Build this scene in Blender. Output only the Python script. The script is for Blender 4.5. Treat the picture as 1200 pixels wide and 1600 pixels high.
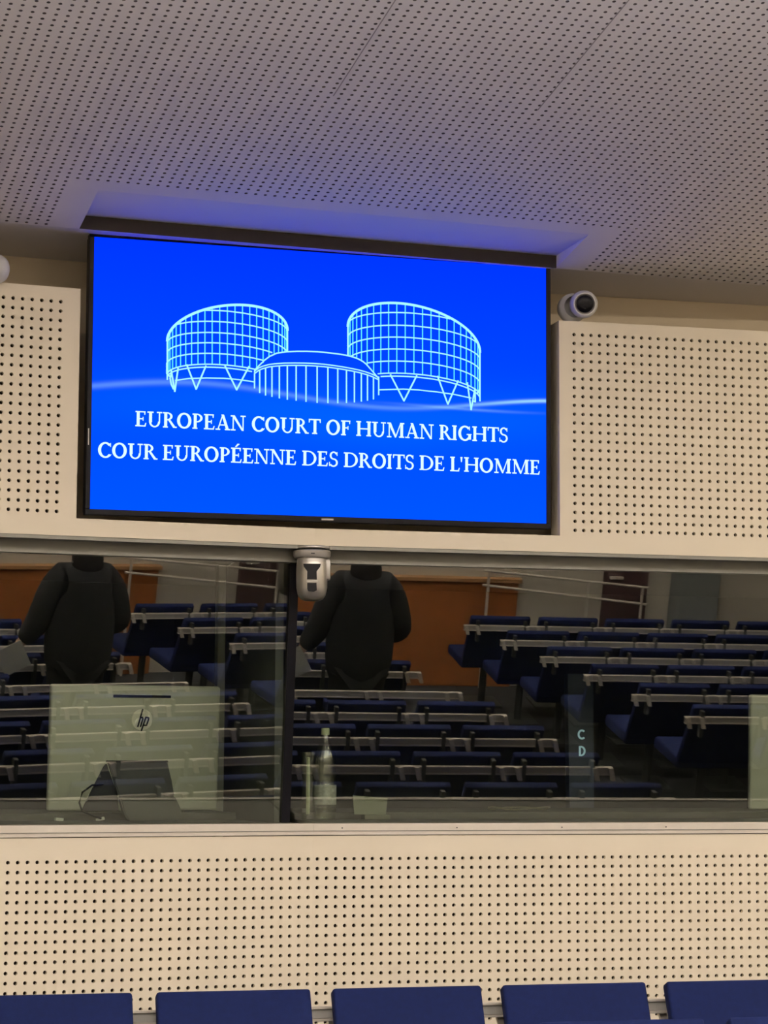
import bpy, bmesh, math, random
from mathutils import Vector, Matrix
random.seed(7)
S = bpy.context.scene
for o in list(bpy.data.objects): bpy.data.objects.remove(o)
C = S.collection
PI = math.pi

# ------------------------------------------------------------------ camera
cd = bpy.data.cameras.new('camera'); co = bpy.data.objects.new('camera', cd); C.objects.link(co)
YAW, PIT, ROL, FPX = .240703, .110196, .0039125, 3520.3
F = Vector((math.sin(YAW)*math.cos(PIT), math.cos(YAW)*math.cos(PIT), math.sin(PIT)))
R = Vector((math.cos(YAW), -math.sin(YAW), 0)); U = R.cross(F)
R2 = R*math.cos(ROL) + U*math.sin(ROL); U2 = U*math.cos(ROL) - R*math.sin(ROL)
M = Matrix((R2, U2, -F)).transposed().to_4x4(); M.translation = Vector((-1.61007, -7.55245, 1.55))
co.matrix_world = M
cd.lens = FPX/1600*36; cd.sensor_width = 36; cd.sensor_fit = 'AUTO'; cd.clip_start = .05; cd.clip_end = 60
S.camera = co

# ------------------------------------------------------------------ light and exposure
S.view_settings.view_transform = 'Standard'; S.view_settings.look = 'None'
S.view_settings.gamma = 1; S.view_settings.use_curve_mapping = False
S.view_settings.exposure = 0.0
try: S.cycles.caustics_reflective = False
except Exception: pass
w = bpy.data.worlds.new('world'); S.world = w; w.use_nodes = True
w.node_tree.nodes['Background'].inputs[0].default_value = (.9, .92, 1, 1)
w.node_tree.nodes['Background'].inputs[1].default_value = .05
KAP = .1232075
CSL = .2154675                                        # slope of the ceiling, rising away from the booths
def ceil_z(x, y): return 3.27 - (-.0208735*x + .2095967*(y - .08))/.9775651
def area(name, loc, sx, sy, power, col, up=False):
    l = bpy.data.lights.new(name, 'AREA'); l.shape = 'RECTANGLE'; l.size = sx; l.size_y = sy
    l.energy = power; l.color = col
    o = bpy.data.objects.new(name, l); o.location = loc
    if up: o.rotation_euler = (PI, 0, 0)
    C.objects.link(o); return o
WARM = (1, .86, .68)
for x in (-3.2, -.4, 2.4, 5.2):
    for y in (-2.2, -4.6, -7.0, -9.2):
        e = 27 if y > -8 else 50
        if y > -3: e = 3 + 2.2*max(0, x)
        area('ceiling_lamp', (x, y, ceil_z(x, y) - .03), 1.2, .3, e, WARM)
for x in (-2.5, 1.0, 4.5):
    for y in (-4.5, -8.0):
        area('ceiling_fill', (x, y, ceil_z(x, y) - .9), 1.5, .2, 265, (1, .945, .93), up=True)  # unseen fills added under the ceiling to brighten it

for x, y, z, e in ((3.3, -.9, 2.7, 13), (-3.0, -1.2, 2.7, 5)):      # added fill points that warm and lift the ceiling band, out of the frame
    l = bpy.data.lights.new('fill_light', 'POINT'); l.energy = e; l.color = (1, .80, .52); l.shadow_soft_size = .15
    o = bpy.data.objects.new('fill_light', l); o.location = (x, y, z); C.objects.link(o)

# ------------------------------------------------------------------ materials
def mat(name, col, rough=.6, metal=0, noise=0, nscale=30, bump=0, bscale=200, spec=.5, emit=None, es=0):
    m = bpy.data.materials.new(name); m.use_nodes = True; nt = m.node_tree; b = nt.nodes['Principled BSDF']
    b.inputs['Base Color'].default_value = (*col, 1); b.inputs['Roughness'].default_value = rough
    b.inputs['Metallic'].default_value = metal; b.inputs['Specular IOR Level'].default_value = spec
    tc = nt.nodes.new('ShaderNodeTexCoord')
    if noise:
        n = nt.nodes.new('ShaderNodeTexNoise'); n.inputs['Scale'].default_value = nscale; n.inputs['Detail'].default_value = 4
        nt.links.new(tc.outputs['Object'], n.inputs['Vector'])
        mx = nt.nodes.new('ShaderNodeMix'); mx.data_type = 'RGBA'
        mx.inputs[6].default_value = (*[c*(1-noise) for c in col], 1); mx.inputs[7].default_value = (*[min(1, c*(1+noise)) for c in col], 1)
        nt.links.new(n.outputs['Fac'], mx.inputs[0]); nt.links.new(mx.outputs[2], b.inputs['Base Color'])
    if bump:
        n2 = nt.nodes.new('ShaderNodeTexNoise'); n2.inputs['Scale'].default_value = bscale
        nt.links.new(tc.outputs['Object'], n2.inputs['Vector'])
        bp = nt.nodes.new('ShaderNodeBump'); bp.inputs['Strength'].default_value = bump; bp.inputs['Distance'].default_value = .002
        nt.links.new(n2.outputs['Fac'], bp.inputs['Height']); nt.links.new(bp.outputs[0], b.inputs['Normal'])
    if emit:
        b.inputs['Emission Color'].default_value = (*emit, 1); b.inputs['Emission Strength'].default_value = es
    return m
def emis(name, col, st):
    m = bpy.data.materials.new(name); m.use_nodes = True; nt = m.node_tree; nt.nodes.clear()
    e = nt.nodes.new('ShaderNodeEmission'); e.inputs[0].default_value = (*col, 1); e.inputs[1].default_value = st
    o = nt.nodes.new('ShaderNodeOutputMaterial'); nt.links.new(e.outputs[0], o.inputs[0]); return m
m_panel = mat('cream_panel', (.77, .695, .545), .55, noise=.03, nscale=3)
m_cavity = mat('dark_felt', (.03, .018, .012), .9, noise=.3, nscale=40)
m_ceil = mat('ceiling_paint', (.80, .765, .755), .8, noise=.02, nscale=3)
m_ceilhole = mat('ceiling_felt', (.14, .12, .125), .9, noise=.2, nscale=40)
m_wall = mat('cream_plaster', (.70, .60, .44), .8, noise=.03, nscale=5, bump=.1)
m_alu = mat('brushed_aluminium', (.66, .61, .53), .45, .3, noise=.06, nscale=25)
m_alud = mat('grey_profile', (.24, .235, .20), .5, .3, noise=.05, nscale=25)
m_ledge = mat('olive_ledge', (.16, .15, .10), .6, noise=.2, nscale=30)
m_shadow_gap = mat('shadow_gap', (.045, .035, .024), .8, noise=.1)
m_web = mat('beam_grey', (.38, .37, .33), .55, noise=.1)
m_seam = mat('ceiling_joint', (.38, .35, .35), .8)
m_black = mat('black_plastic', (.005, .005, .007), .45, noise=.2, spec=.15)
m_blackm = mat('matt_black', (.012, .012, .013), .6, noise=.2)
m_darkgrey = mat('dark_grey_plastic', (.045, .047, .045), .45, noise=.15)
m_white = mat('white_plastic', (.62, .62, .60), .4, noise=.03)
m_silver = mat('silver_plastic', (.42, .40, .36), .35, .35, noise=.05)
m_lens = mat('lens_glass', (.004, .004, .006), .35, spec=.2)
m_blue = mat('blue_upholstery', (.0045, .011, .062), .85, noise=.25, nscale=60, bump=.5, bscale=900, spec=.2)
m_monitor = mat('monitor_shell', (.52, .54, .43), .5, noise=.05, nscale=6)
m_paper = mat('white_card', (.62, .64, .55), .6, noise=.03)
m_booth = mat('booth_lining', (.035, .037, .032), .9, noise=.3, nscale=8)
m_part = mat('booth_partition', (.075, .08, .065), .8, noise=.2, nscale=6)
m_desk = mat('booth_desk', (.06, .06, .045), .6, noise=.15, nscale=10)
m_column = mat('blue_grey_column', (.05, .065, .09), .6, noise=.15, nscale=10)
m_carpet = mat('dark_carpet', (.02, .022, .026), .95, noise=.4, nscale=80)
m_orange = mat('orange_wood', (.30, .095, .022), .5, noise=.25, nscale=4)
m_wood2 = mat('light_wood_edge', (.42, .22, .09), .5, noise=.1)
m_maroon = mat('maroon_door', (.07, .035, .035), .5, noise=.1)
m_backwall = mat('pale_wall', (.50, .46, .38), .85, noise=.04, nscale=2)
m_pillar = mat('grey_pillar', (.17, .18, .17), .8, noise=.08)
m_sheen = mat('silver_shell', (.50, .48, .43), .32, .75, noise=.04)
m_chrome = mat('bright_disc', (.80, .80, .66), .35, .1)
m_coat = mat('dark_coat', (.004, .004, .005), .9, noise=.3, nscale=30)
m_skin = mat('skin', (.45, .27, .19), .6, noise=.08, nscale=20)
m_hair = mat('dark_hair', (.012, .009, .007), .6, noise=.4, nscale=60)
def glass(name, fac, tint, rough=0.0):
    m = bpy.data.materials.new(name); m.use_nodes = True; nt = m.node_tree; nt.nodes.clear()
    t = nt.nodes.new('ShaderNodeBsdfTransparent'); t.inputs[0].default_value = (*tint, 1)
    g = nt.nodes.new('ShaderNodeBsdfGlossy'); g.inputs[0].default_value = (1, .99, .93, 1); g.inputs['Roughness'].default_value = rough
    x = nt.nodes.new('ShaderNodeMixShader'); x.inputs[0].default_value = fac
    o = nt.nodes.new('ShaderNodeOutputMaterial')
    nt.links.new(t.outputs[0], x.inputs[1]); nt.links.new(g.outputs[0], x.inputs[2]); nt.links.new(x.outputs[0], o.inputs[0]); return m
m_glass = glass('booth_glass', .115, (.93, .96, .92))
m_pet = glass('clear_plastic', .16, (.90, .93, .86), .12)
m_petlab = mat('bottle_label', (.40, .42, .36), .5, noise=.4, nscale=90)
def screen_mat():
    m = bpy.data.materials.new('screen_picture'); m.use_nodes = True; nt = m.node_tree; nt.nodes.clear()
    N = nt.nodes.new; Lk = nt.links.new
    tc = N('ShaderNodeTexCoord'); sp = N('ShaderNodeSeparateXYZ'); Lk(tc.outputs['Object'], sp.inputs[0])
    def mth(op, a, b=None, c=None):
        n = N('ShaderNodeMath'); n.operation = op
        for i, v in enumerate((a, b, c)):
            if v is None: continue
            if isinstance(v, (int, float)): n.inputs[i].default_value = v
            else: Lk(v, n.inputs[i])
        return n.outputs[0]
    u, v = sp.outputs[0], sp.outputs[2]
    def streak(a0, amp, fr, ph, wd, st, u0, uw):
        cv = mth('MULTIPLY_ADD', mth('SINE', mth('MULTIPLY_ADD', u, fr, ph)), amp, a0)
        d = mth('DIVIDE', mth('SUBTRACT', v, cv), wd)
        g = mth('POWER', 2.718, mth('MULTIPLY', mth('MULTIPLY', d, d), -1))
        e = mth('DIVIDE', mth('SUBTRACT', u, u0), uw)
        h = mth('POWER', 2.718, mth('MULTIPLY', mth('MULTIPLY', e, e), -1))
        return mth('MULTIPLY', mth('MULTIPLY', g, h), st)
    s1 = streak(-.045, .027, 4.6, 3.7, .006, .55, .80, .28)
    s2 = streak(-.045, .027, 4.6, 3.7, .010, .16, -.75, .5)
    s3 = streak(-.060, .006, 5, 1.2, .005, .16, .50, .22)
    s4 = streak(-.045, .027, 4.6, 3.7, .008, .14, .15, .5)
    sm = mth('ADD', mth('ADD', s1, s2), mth('ADD', s3, s4))
    glow = streak(-.10, .02, 4.6, 3.7, .10, .045, .1, 1.0)
    base = mth('MULTIPLY_ADD', v, -.040, .044)
    gr = mth('ADD', mth('ADD', base, mth('MULTIPLY', glow, .7)), mth('MULTIPLY', sm, .7))
    rd = mth('MULTIPLY', sm, .38)
    cb = N('ShaderNodeCombineColor'); Lk(rd, cb.inputs[0]); Lk(gr, cb.inputs[1]); cb.inputs[2].default_value = 1
    e = N('ShaderNodeEmission'); Lk(cb.outputs[0], e.inputs[0]); e.inputs[1].default_value = 1.5
    o = N('ShaderNodeOutputMaterial'); Lk(e.outputs[0], o.inputs[0]); return m
m_screen = screen_mat()
m_line = emis('screen_line', (.42, 1.0, 1.0), 1.0)
m_line2 = emis('screen_line_cyan', (.12, .88, 1.0), 1.0)
m_text = emis('screen_text', (.72, 1.0, 1.0), 1.1)
m_letter = mat('pale_blue_lettering', (.45, .62, .68), .5, emit=(.35, .6, .7), es=.35)

# ------------------------------------------------------------------ helpers
def link(name, me, m, parent=None):
    o = bpy.data.objects.new(name, me); C.objects.link(o)
    if m: me.materials.append(m)
    if parent is not None: o.parent = parent
    return o
def pyd(name, v, f, m, parent=None):
    me = bpy.data.meshes.new(name); me.from_pydata([tuple(a) for a in v], [], f); me.update(); return link(name, me, m, parent)
def obj(name, bm, m, parent=None, smooth=False, ang=None):
    me = bpy.data.meshes.new(name); bmesh.ops.recalc_face_normals(bm, faces=bm.faces[:]); bm.to_mesh(me); bm.free()
    if smooth:
        for p in me.polygons: p.use_smooth = True
        try: me.set_sharp_from_angle(angle=ang or .7)
        except Exception: pass
    return link(name, me, m, parent)
def empty(name, loc=(0, 0, 0), rz=0, mtx=None):
    o = bpy.data.objects.new(name, None); C.objects.link(o); o.empty_display_size = .05
    if mtx is not None: o.matrix_world = mtx
    else: o.location = loc; o.rotation_euler = (0, 0, rz)
    return o
def tag(o, label, cat, group=None):
    o['label'] = label; o['category'] = cat
    if group: o['group'] = group
    return o
def struct(o): o['kind'] = 'structure'; return o
def bx(bm, x0, y0, z0, x1, y1, z1, bev=0, seg=2, mtx=None):
    g = bmesh.ops.create_cube(bm, size=1)['verts']
    for v in g: v.co = Vector(((x0+x1)/2+v.co.x*(x1-x0), (y0+y1)/2+v.co.y*(y1-y0), (z0+z1)/2+v.co.z*(z1-z0)))
    if bev:
        es = list({e for v in g for e in v.link_edges})
        g = list({v for f in bmesh.ops.bevel(bm, geom=es, offset=bev, segments=seg, profile=.5, affect='EDGES')['faces'] for v in f.verts} | {v for v in g if v.is_valid})
    if mtx is not None: bmesh.ops.transform(bm, matrix=mtx, verts=[v for v in g if v.is_valid])
    return bm
def box(name, a, m, parent=None, bev=0, mtx=None):
    return obj(name, bx(bmesh.new(), *a, bev=bev, mtx=mtx), m, parent)
def lathe(bm, prof, seg=32, mtx=None):
    rings = []
    for r, z in prof:
        if r < 1e-6: rings.append([bm.verts.new((0, 0, z))])
        else: rings.append([bm.verts.new((r*math.cos(2*PI*i/seg), r*math.sin(2*PI*i/seg), z)) for i in range(seg)])
    for a, b in zip(rings, rings[1:]):
        for i in range(seg):
            j = (i+1) % seg
            if len(a) == 1 and len(b) == 1: continue
            if len(a) == 1: bm.faces.new((a[0], b[i], b[j]))
            elif len(b) == 1: bm.faces.new((a[i], a[j], b[0]))
            else: bm.faces.new((a[i], a[j], b[j], b[i]))
    if mtx is not None: bmesh.ops.transform(bm, matrix=mtx, verts=[v for r_ in rings for v in r_])
    return bm
def tube(bm, pts, r, seg=8):
    pts = [Vector(p) for p in pts]; prev = None
    for i, p in enumerate(pts):
        d = ((pts[min(i+1, len(pts)-1)]-pts[max(i-1, 0)])).normalized()
        a = d.cross(Vector((0, 0, 1)));
        if a.length < 1e-3: a = d.cross(Vector((1, 0, 0)))
        a.normalize(); b = d.cross(a)
        rr = r[i] if isinstance(r, (list, tuple)) else r
        ring = [bm.verts.new(p + a*rr*math.cos(2*PI*k/seg) + b*rr*math.sin(2*PI*k/seg)) for k in range(seg)]
        if prev:
            for k in range(seg): bm.faces.new((prev[k], prev[(k+1) % seg], ring[(k+1) % seg], ring[k]))
        else: bm.faces.new(ring)
        prev = ring
    bm.faces.new(prev); return bm
def copy_tree(o, parent=None):
    c = o.copy(); C.objects.link(c)
    if parent is not None: c.parent = parent
    for ch in list(o.children): copy_tree(ch, c)
    return c
def prism(bm, poly, y0, y1):
    a = [bm.verts.new((x, y0, z)) for x, z in poly]; b = [bm.verts.new((x, y1, z)) for x, z in poly]
    bm.faces.new(a); bm.faces.new(b[::-1]); n = len(poly)
    for i in range(n): bm.faces.new((a[i], b[i], b[(i+1) % n], a[(i+1) % n]))
    return bm

ML = Matrix.Rotation(KAP, 4, 'Z'); MR = Matrix.Identity(4)

def perforated(name, mtx, P, N, us, vs, pu, pv, r, depth, m, quads=(), skip=None, plain=None, parent=None, mtube=None):
    """sheet with round holes: P(u,v) -> point, N inward normal, us/vs hole centre lists"""
    V = []; Fc = []; tb = []
    outer = [(1, 0), (1, 1), (0, 1), (-1, 1), (-1, 0), (-1, -1), (0, -1), (1, -1)]
    for u in us:
        for v in vs:
            if skip and skip(u, v): continue
            b = len(V)
            if plain and plain(u, v):
                V += [P(u-pu/2, v-pv/2), P(u+pu/2, v-pv/2), P(u+pu/2, v+pv/2), P(u-pu/2, v+pv/2)]; Fc.append((b, b+1, b+2, b+3)); continue
            for a, c in outer: V.append(P(u+a*pu/2, v+c*pv/2))
            inn = [P(u+r*math.cos(k*PI/4), v+r*math.sin(k*PI/4)) for k in range(8)]
            V += inn; V += [q + N*depth for q in inn]
            for k in range(8):
                j = (k+1) % 8
                Fc.append((b+k, b+j, b+8+j, b+8+k)); tb.append(len(Fc)); Fc.append((b+8+k, b+8+j, b+16+j, b+16+k))
    for q in quads:
        b = len(V); V += [P(*a) for a in q]; Fc.append((b, b+1, b+2, b+3))
    o = pyd(name, V, Fc, m, parent)
    if mtube:
        o.data.materials.append(mtube)
        for i in tb: o.data.polygons[i].material_index = 1
    if mtx is not None: o.matrix_world = mtx
    return o

# ------------------------------------------------------------------ booth wall: perforated cream panels
PT = .032
YI = Vector((0, 1, 0))
Pw = lambda u, v: Vector((u, 0, v))
Z0, Z1 = 1.21979, 3.07049
def lat(a, n, st=PT): return [a + i*st for i in range(n)]
# lower panels
zs = [Z0 - i*PT for i in range(34)]
zb, zt = zs[-1]-PT/2, Z0+PT/2
for nm, mtx, us in (('wall_lower_left', ML, [-.016-i*PT for i in range(64)]), ('wall_lower_right', MR, [.016+i*PT for i in range(76)])):
    a, b = min(us)-PT/2, max(us)+PT/2
    o = struct(perforated(nm, mtx, Pw, YI, us, zs, PT, PT, .0066, .016, m_panel,
        quads=[((a, zt), (b, zt), (b, 1.298), (a, 1.298)), ((a, -.3), (b, -.3), (b, zb), (a, zb))]))
    box('backing', (a, .02, -.3, b, .05, 1.29), m_cavity, o)
# upper panels with the screen bay between them
zs = [Z1 - i*PT for i in range(23)]; zb, zt = zs[-1]-PT/2, Z1+PT/2
TOP, LED, LIN = 3.119, 2.346, 2.287
WD = .40                            # depth of the plain wall behind the panels
for nm, mtx, us, edge in (('wall_upper_left', ML, [-.904-i*PT for i in range(38)], -.8375), ('wall_upper_right', MR, [.9415+i*PT for i in range(48)], .885)):
    sg = 1 if edge > 0 else -1
    near = us[0]-sg*PT/2; far = us[-1]+sg*PT/2
    o = struct(perforated(nm, mtx, Pw, YI, us, zs, PT, PT, .0066, .016, m_panel,
        quads=[((near, zt), (far, zt), (far, TOP), (near, TOP)), ((near, LED), (far, LED), (far, zb), (near, zb)),
               ((edge, LED), (near, LED), (near, TOP), (edge, TOP)), ((0, LIN), (far, LIN), (far, LED), (0, LED))]))
    box('backing', (min(near, far), .02, LED+.01, max(near, far), .05, TOP-.02), m_cavity, o)
    bm = bmesh.new()
    for q in (((edge, 0, LED), (edge, .10, LED), (edge, .10, TOP), (edge, 0, TOP)), ((edge, 0, TOP), (far, 0, TOP), (far, .10, TOP), (edge, .10, TOP)),
              ((edge, .10, LED), (far, .10, LED), (far, .10, TOP), (edge, .10, TOP)), ((0, 0, LED), (far, 0, LED), (far, WD, LED), (0, WD, LED))):
        bm.faces.new([bm.verts.new(p) for p in q])
    obj('panel_edge', bm, m_panel, o)
    b = struct(box('wall_back_left' if sg < 0 else 'wall_back_right', (min(-.3*sg, sg*6), WD, LIN+.01, max(-.3*sg, sg*6), WD+.06, 3.62), m_wall)); b.matrix_world = mtx
# plain side reaches of the booth wall, out of the frame
for nm, mtx, a, b in (('wall_far_left', ML, -6.2, -2.064), ('wall_far_right', MR, 2.432, 8.0)):
    o = struct(box(nm, (a, 0, -.3, b, .08, 3.4), m_panel)); o.matrix_world = mtx

# window: ledges, frame profiles, tilted panes
pl = {'R': (Vector((-.05, .17686, 1.79)), Vector((-.006863, -.987524, -.157321))), 'L': (Vector((-.05, .17686, 1.79)), Vector((.125892, -.979773, -.155553)))}
def on_pane(side, s, z):
    d = MR if side == 'R' else ML
    P0, n = pl[side]; a = d @ Vector((s, 0, z)); dd = (d @ Vector((0, 1, 0)))
    return a + dd*((P0-a).dot(n)/dd.dot(n))
def kink(z):
    n1, n2 = pl['R'][1], pl['L'][1]; c1 = pl['R'][0].dot(n1)-n1.z*z; c2 = pl['L'][0].dot(n2)-n2.z*z
    det = n1.x*n2.y-n1.y*n2.x
    return Vector(((c1*n2.y-c2*n1.y)/det, (n1.x*c2-n2.x*c1)/det, z))
ZB, ZT = 1.335, 2.245
for i, (side, mtx, s1) in enumerate((('L', ML, -2.05), ('R', MR, 2.42))):
    win = struct(empty('window_%d' % (i+1), mtx=mtx)); inv = mtx.inverted()
    n = pl[side][1]
    c = [kink(ZB), on_pane(side, s1, ZB), on_pane(side, s1, ZT), kink(ZT)]
    V = [inv @ p for p in c] + [inv @ (p - n*.008) for p in c]
    pane = pyd('glass_pane', V, [(0, 1, 2, 3), (7, 6, 5, 4), (0, 4, 5, 1), (1, 5, 6, 2), (2, 6, 7, 3), (3, 7, 4, 0)], m_glass, win)
    a, b = min(0, s1), max(0, s1)
    # head profile: soffit then stepped aluminium frame
    bm = bmesh.new()
    bx(bm, a, .004, LIN-.012, b, .05, LIN+.01); bx(bm, a, .05, LIN-.006, b, .30, LIN+.02); bx(bm, a, .080, 2.233, b, .125, LIN+.01, bev=.002)
    obj('frame_head', bm, m_alud, win)
    bm = bmesh.new()
    bx(bm, a, -.006, 1.300, b, .013, 1.339, bev=.0015)
    obj('frame_sill', bm, m_alu, win)
    bm = bmesh.new(); bx(bm, a, .012, 1.300, b, .262, 1.3355); obj('inner_ledge', bm, m_ledge, win)
    bm = bmesh.new(); bx(bm, a, -.0085, 1.313, b, -.004, 1.3155)
    obj('sill_groove', bm, m_alud, win)
    if side == 'R':
        bm = bmesh.new()
        for sx in (.505, .885, 1.27, .1): bx(bm, sx-.002, -.0085, 1.322, sx+.002, -.004, 1.326)
        obj('screw', bm, m_darkgrey, win)
mu = []
for z in (ZB-.0, ZT+.02):
    k = kink(z); mu += [k+Vector((-.014, -.012, 0)), k+Vector((.016, -.012, 0)), k+Vector((.016, .03, 0)), k+Vector((-.014, .03, 0))]
struct(pyd('trim_1', mu, [(0, 1, 2, 3), (4, 5, 6, 7), (0, 1, 5, 4), (1, 2, 6, 5), (2, 3, 7, 6), (3, 0, 4, 7)], m_black))

# ------------------------------------------------------------------ ceiling
ca = Vector((-.09687515, .97275317, -.2106335)); cb = Vector((.99507764, .09909841, 0)); cn = cb.cross(ca).normalized()
if cn.z < 0: cn = -cn
CP = Vector((0, .08, 3.27)); CN = cn
Pc = lambda u, v: CP + cb*u + ca*v
PB, PA = .0326, .0292
E0 = -.175                         # perforation ends here (a axis), wall side
NL, NR, NF = -.868, .862, -.452    # ceiling notch around the screen
us = [NL - PB*35.5 + i*PB for i in range(122)]; vs = [E0 - PA/2 - i*PA for i in range(92)]
U0, U1, V0 = us[0]-PB/2, us[-1]+PB/2, vs[-1]-PA/2
skip = lambda u, v: NL < u < NR and v > NF-.004
plain = lambda u, v: NL-.085 < u < NR+.085 and v > NF-.062
NFq = max(v for v in vs if v <= NF-.004)+PA/2
far = -11.5
ceil_o = struct(perforated('ceiling', None, Pc, CN, us, vs, PB, PA, .0058, .008, m_ceil, mtube=m_ceilhole, skip=skip, plain=plain,
    quads=[((-7, far), (9, far), (9, V0), (-7, V0)), ((-7, V0), (U0, V0), (U0, E0), (-7, E0)), ((U1, V0), (9, V0), (9, E0), (U1, E0))]))
bm = bmesh.new()
bq = [Pc(U0, E0), Pc(U1, E0), Pc(U1, V0), Pc(U0, V0)]
def slab_hole():
    # dark lining behind the perforated sheet, with the notch left open
    qs = [((U0, E0), (NL-.02, E0), (NL-.02, V0), (U0, V0)), ((NR+.02, E0), (U1, E0), (U1, V0), (NR+.02, V0)), ((NL-.02, NF-.03), (NR+.02, NF-.03), (NR+.02, V0), (NL-.02, V0))]
    for q in qs: bm.faces.new([bm.verts.new(Pc(*a)+CN*.03) for a in q])
slab_hole(); obj('ceiling_lining', bm, m_ceilhole, ceil_o)
# coved plain band from the perforated sheet down to the wall, and the recess over the screen
bm = bmesh.new()
def wallpt(u):
    p = Pc(u, .1); x = p.x
    if x >= 0: return Vector((x, WD+.01, 3.302))
    y = math.sin(KAP)*x/math.cos(KAP) + WD+.01; return Vector((x, y, 3.302))
def cove(u0, u1, n=24, fold=0):
    rows = []
    for i in range(n+1):
        u = u0+(u1-u0)*i/n; a = Pc(u, E0); b = wallpt(u)
        m1 = a.lerp(b, .35); m2 = a.lerp(b, .7)
        rows.append([bm.verts.new(q) for q in (a, m1, m2, b)])
    for r0, r1 in zip(rows, rows[1:]):
        for k in range(3): bm.faces.new((r0[k], r1[k], r1[k+1], r0[k+1]))
    return rows
cove(-7, 9, 60)
cv = obj('ceiling_band', bm, m_ceil, ceil_o, smooth=True)
bm = bmesh.new()
H = CN*.045
SLA = -.185
def nq(*p): bm.faces.new([bm.verts.new(q) for q in p])
a0, a1 = Pc(NL, NFq), Pc(NR, NFq); b0, b1 = Pc(NL, SLA), Pc(NR, SLA); e0, e1 = Pc(NL, E0), Pc(NR, E0)
nq(a0, a1, b1+H, b0+H)
for pa, pb, pe in ((a0, b0, e0), (a1, b1, e1)): bm.faces.new([bm.verts.new(q) for q in (pa, pb+H, pe)])
obj('screen_recess', bm, m_ceil, ceil_o)
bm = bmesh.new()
nq(b0+H, b1+H, e1, e0); obj('shadow_gap_strip', bm, m_shadow_gap, ceil_o)  # shaded gap above the screen, painted as a dark brown strip
# panel joints
for u, v1 in ((-.318, -1.225), (.327, -1.27)):
    o = pyd('ceiling_joint', [Pc(u-.0016, v1)-CN*.001, Pc(u+.0016, v1)-CN*.001, Pc(u+.0016, V0)-CN*.001, Pc(u-.0016, V0)-CN*.001,
                              Pc(u-.0016, v1)+CN*.004, Pc(u+.0016, v1)+CN*.004, Pc(u+.0016, V0)+CN*.004, Pc(u-.0016, V0)+CN*.004],
            [(0, 1, 2, 3), (4, 5, 6, 7), (0, 1, 5, 4), (1, 2, 6, 5), (2, 3, 7, 6), (3, 0, 4, 7)], m_seam, ceil_o)

# ------------------------------------------------------------------ rest of the hall (seen in the window's reflection)
EX, EY, EZ = (2.579, -.0808), (-2.7833, -.7689), (.3837, -.0869)
def row(k): return EX[0]+EX[1]*k, EY[0]+EY[1]*k, EZ[0]+EZ[1]*k
def ramp_z(y): return EZ[0]-.80 + (y-EY[0])*(EZ[1]/EY[1])
bm = bmesh.new()
V = [(-6.2, .3, -.28), (8, .3, -.28), (8, -2.05, -.28), (-6.2, -2.05, -.28), (8, -2.05, ramp_z(-2.05)), (-6.2, -2.05, ramp_z(-2.05)), (8, -10.9, ramp_z(-10.9)), (-6.2, -10.9, ramp_z(-10.9))]
struct(pyd('floor', V, [(0, 1, 2, 3), (3, 2, 4, 5), (5, 4, 6, 7)], m_carpet))
struct(box('wall_rear', (-6.2, -10.85, -2.4, 8, -10.7, 6.2), m_backwall))
struct(box('wall_left', (-6.3, -10.85, -2.4, -6.15, .3, 6.2), m_backwall))
struct(box('wall_right', (7.95, -10.85, -2.4, 8.1, .3, 6.2), m_backwall))
o = empty('wood_panelling', (3.02, -10.7, ramp_z(-10.7))); tag(o, 'orange wood wall panelling reflected in the booth window between the seat rows', 'panelling')
bm = bmesh.new(); bx(bm, -7.2, 0, 0, 1.0, .06, .94, bev=.01)
obj('wood_board', bm, m_orange, o)
bm = bmesh.new(); bx(bm, -7.2, -.0, .945, 1.02, .09, .975); obj('top_rail', bm, m_wood2, o)
d = struct(empty('door_1', (5.0, -10.7, ramp_z(-10.7))))
box('door_leaf', (-.2, 0, 0, .2, .05, 2.05), m_maroon, d, bev=.005)
box('door_handle', (-.16, .05, 1.0, -.04, .08, 1.02), m_alu, d)
struct(box('trim_2', (5.42, -10.7, -1.6, 5.80, -10.45, 5.2), m_pillar, bev=.02))
o = empty('handrail', (4.42, -10.55, ramp_z(-10.55))); tag(o, 'sloping pale metal handrail in front of the far wall, reflected in the booth window', 'handrail')
for nm, z0, z1 in (('top_bar', 1.05, .93), ('lower_bar', .92, .78)):
    obj(nm, tube(bmesh.new(), [(-.75, 0, z0), (.75, 0, z1)], .012), m_alu, o)
for x in (-.7, .2, .7): obj('post', tube(bmesh.new(), [(x, 0, 0), (x, 0, .99-.085*x)], .014), m_alu, o)

# ------------------------------------------------------------------ seating
BW, BH = .487, .46
def make_chair(rec):
    o = empty('audience_chair')
    # local: x across, -y faces the hall, z=0 at the top edge of the backrest
    Mx = Matrix.Translation((0, 0, 0)) @ Matrix.Rotation(-rec, 4, 'X')
    bm = bx(bmesh.new(), -BW/2, 0, -BH, BW/2, .045, 0, bev=.010, seg=3, mtx=Mx); obj('backrest', bm, m_blue, o, smooth=True)
    yb = -math.sin(rec)*BH
    bm = bx(bmesh.new(), -BW/2, yb-.42, -BH-.02, BW/2, yb+.03, -BH+.06, bev=.02, seg=3); obj('seat', bm, m_blue, o, smooth=True)
    bm = tube(bmesh.new(), [(0, yb-.15, -BH), (0, yb-.15, -.80)], .03); bx(bm, -.14, yb-.3, -.82, .14, yb, -.80, bev=.004); obj('pedestal', bm, m_darkgrey, o)
    for s in (-1, 1):
        bm = bmesh.new(); bx(bm, s*(BW/2-.05)-.012, .03, -.20, s*(BW/2-.05)+.012, .075, -.03, bev=.003); obj('back_bracket', bm, m_darkgrey, o)
    return o
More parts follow.
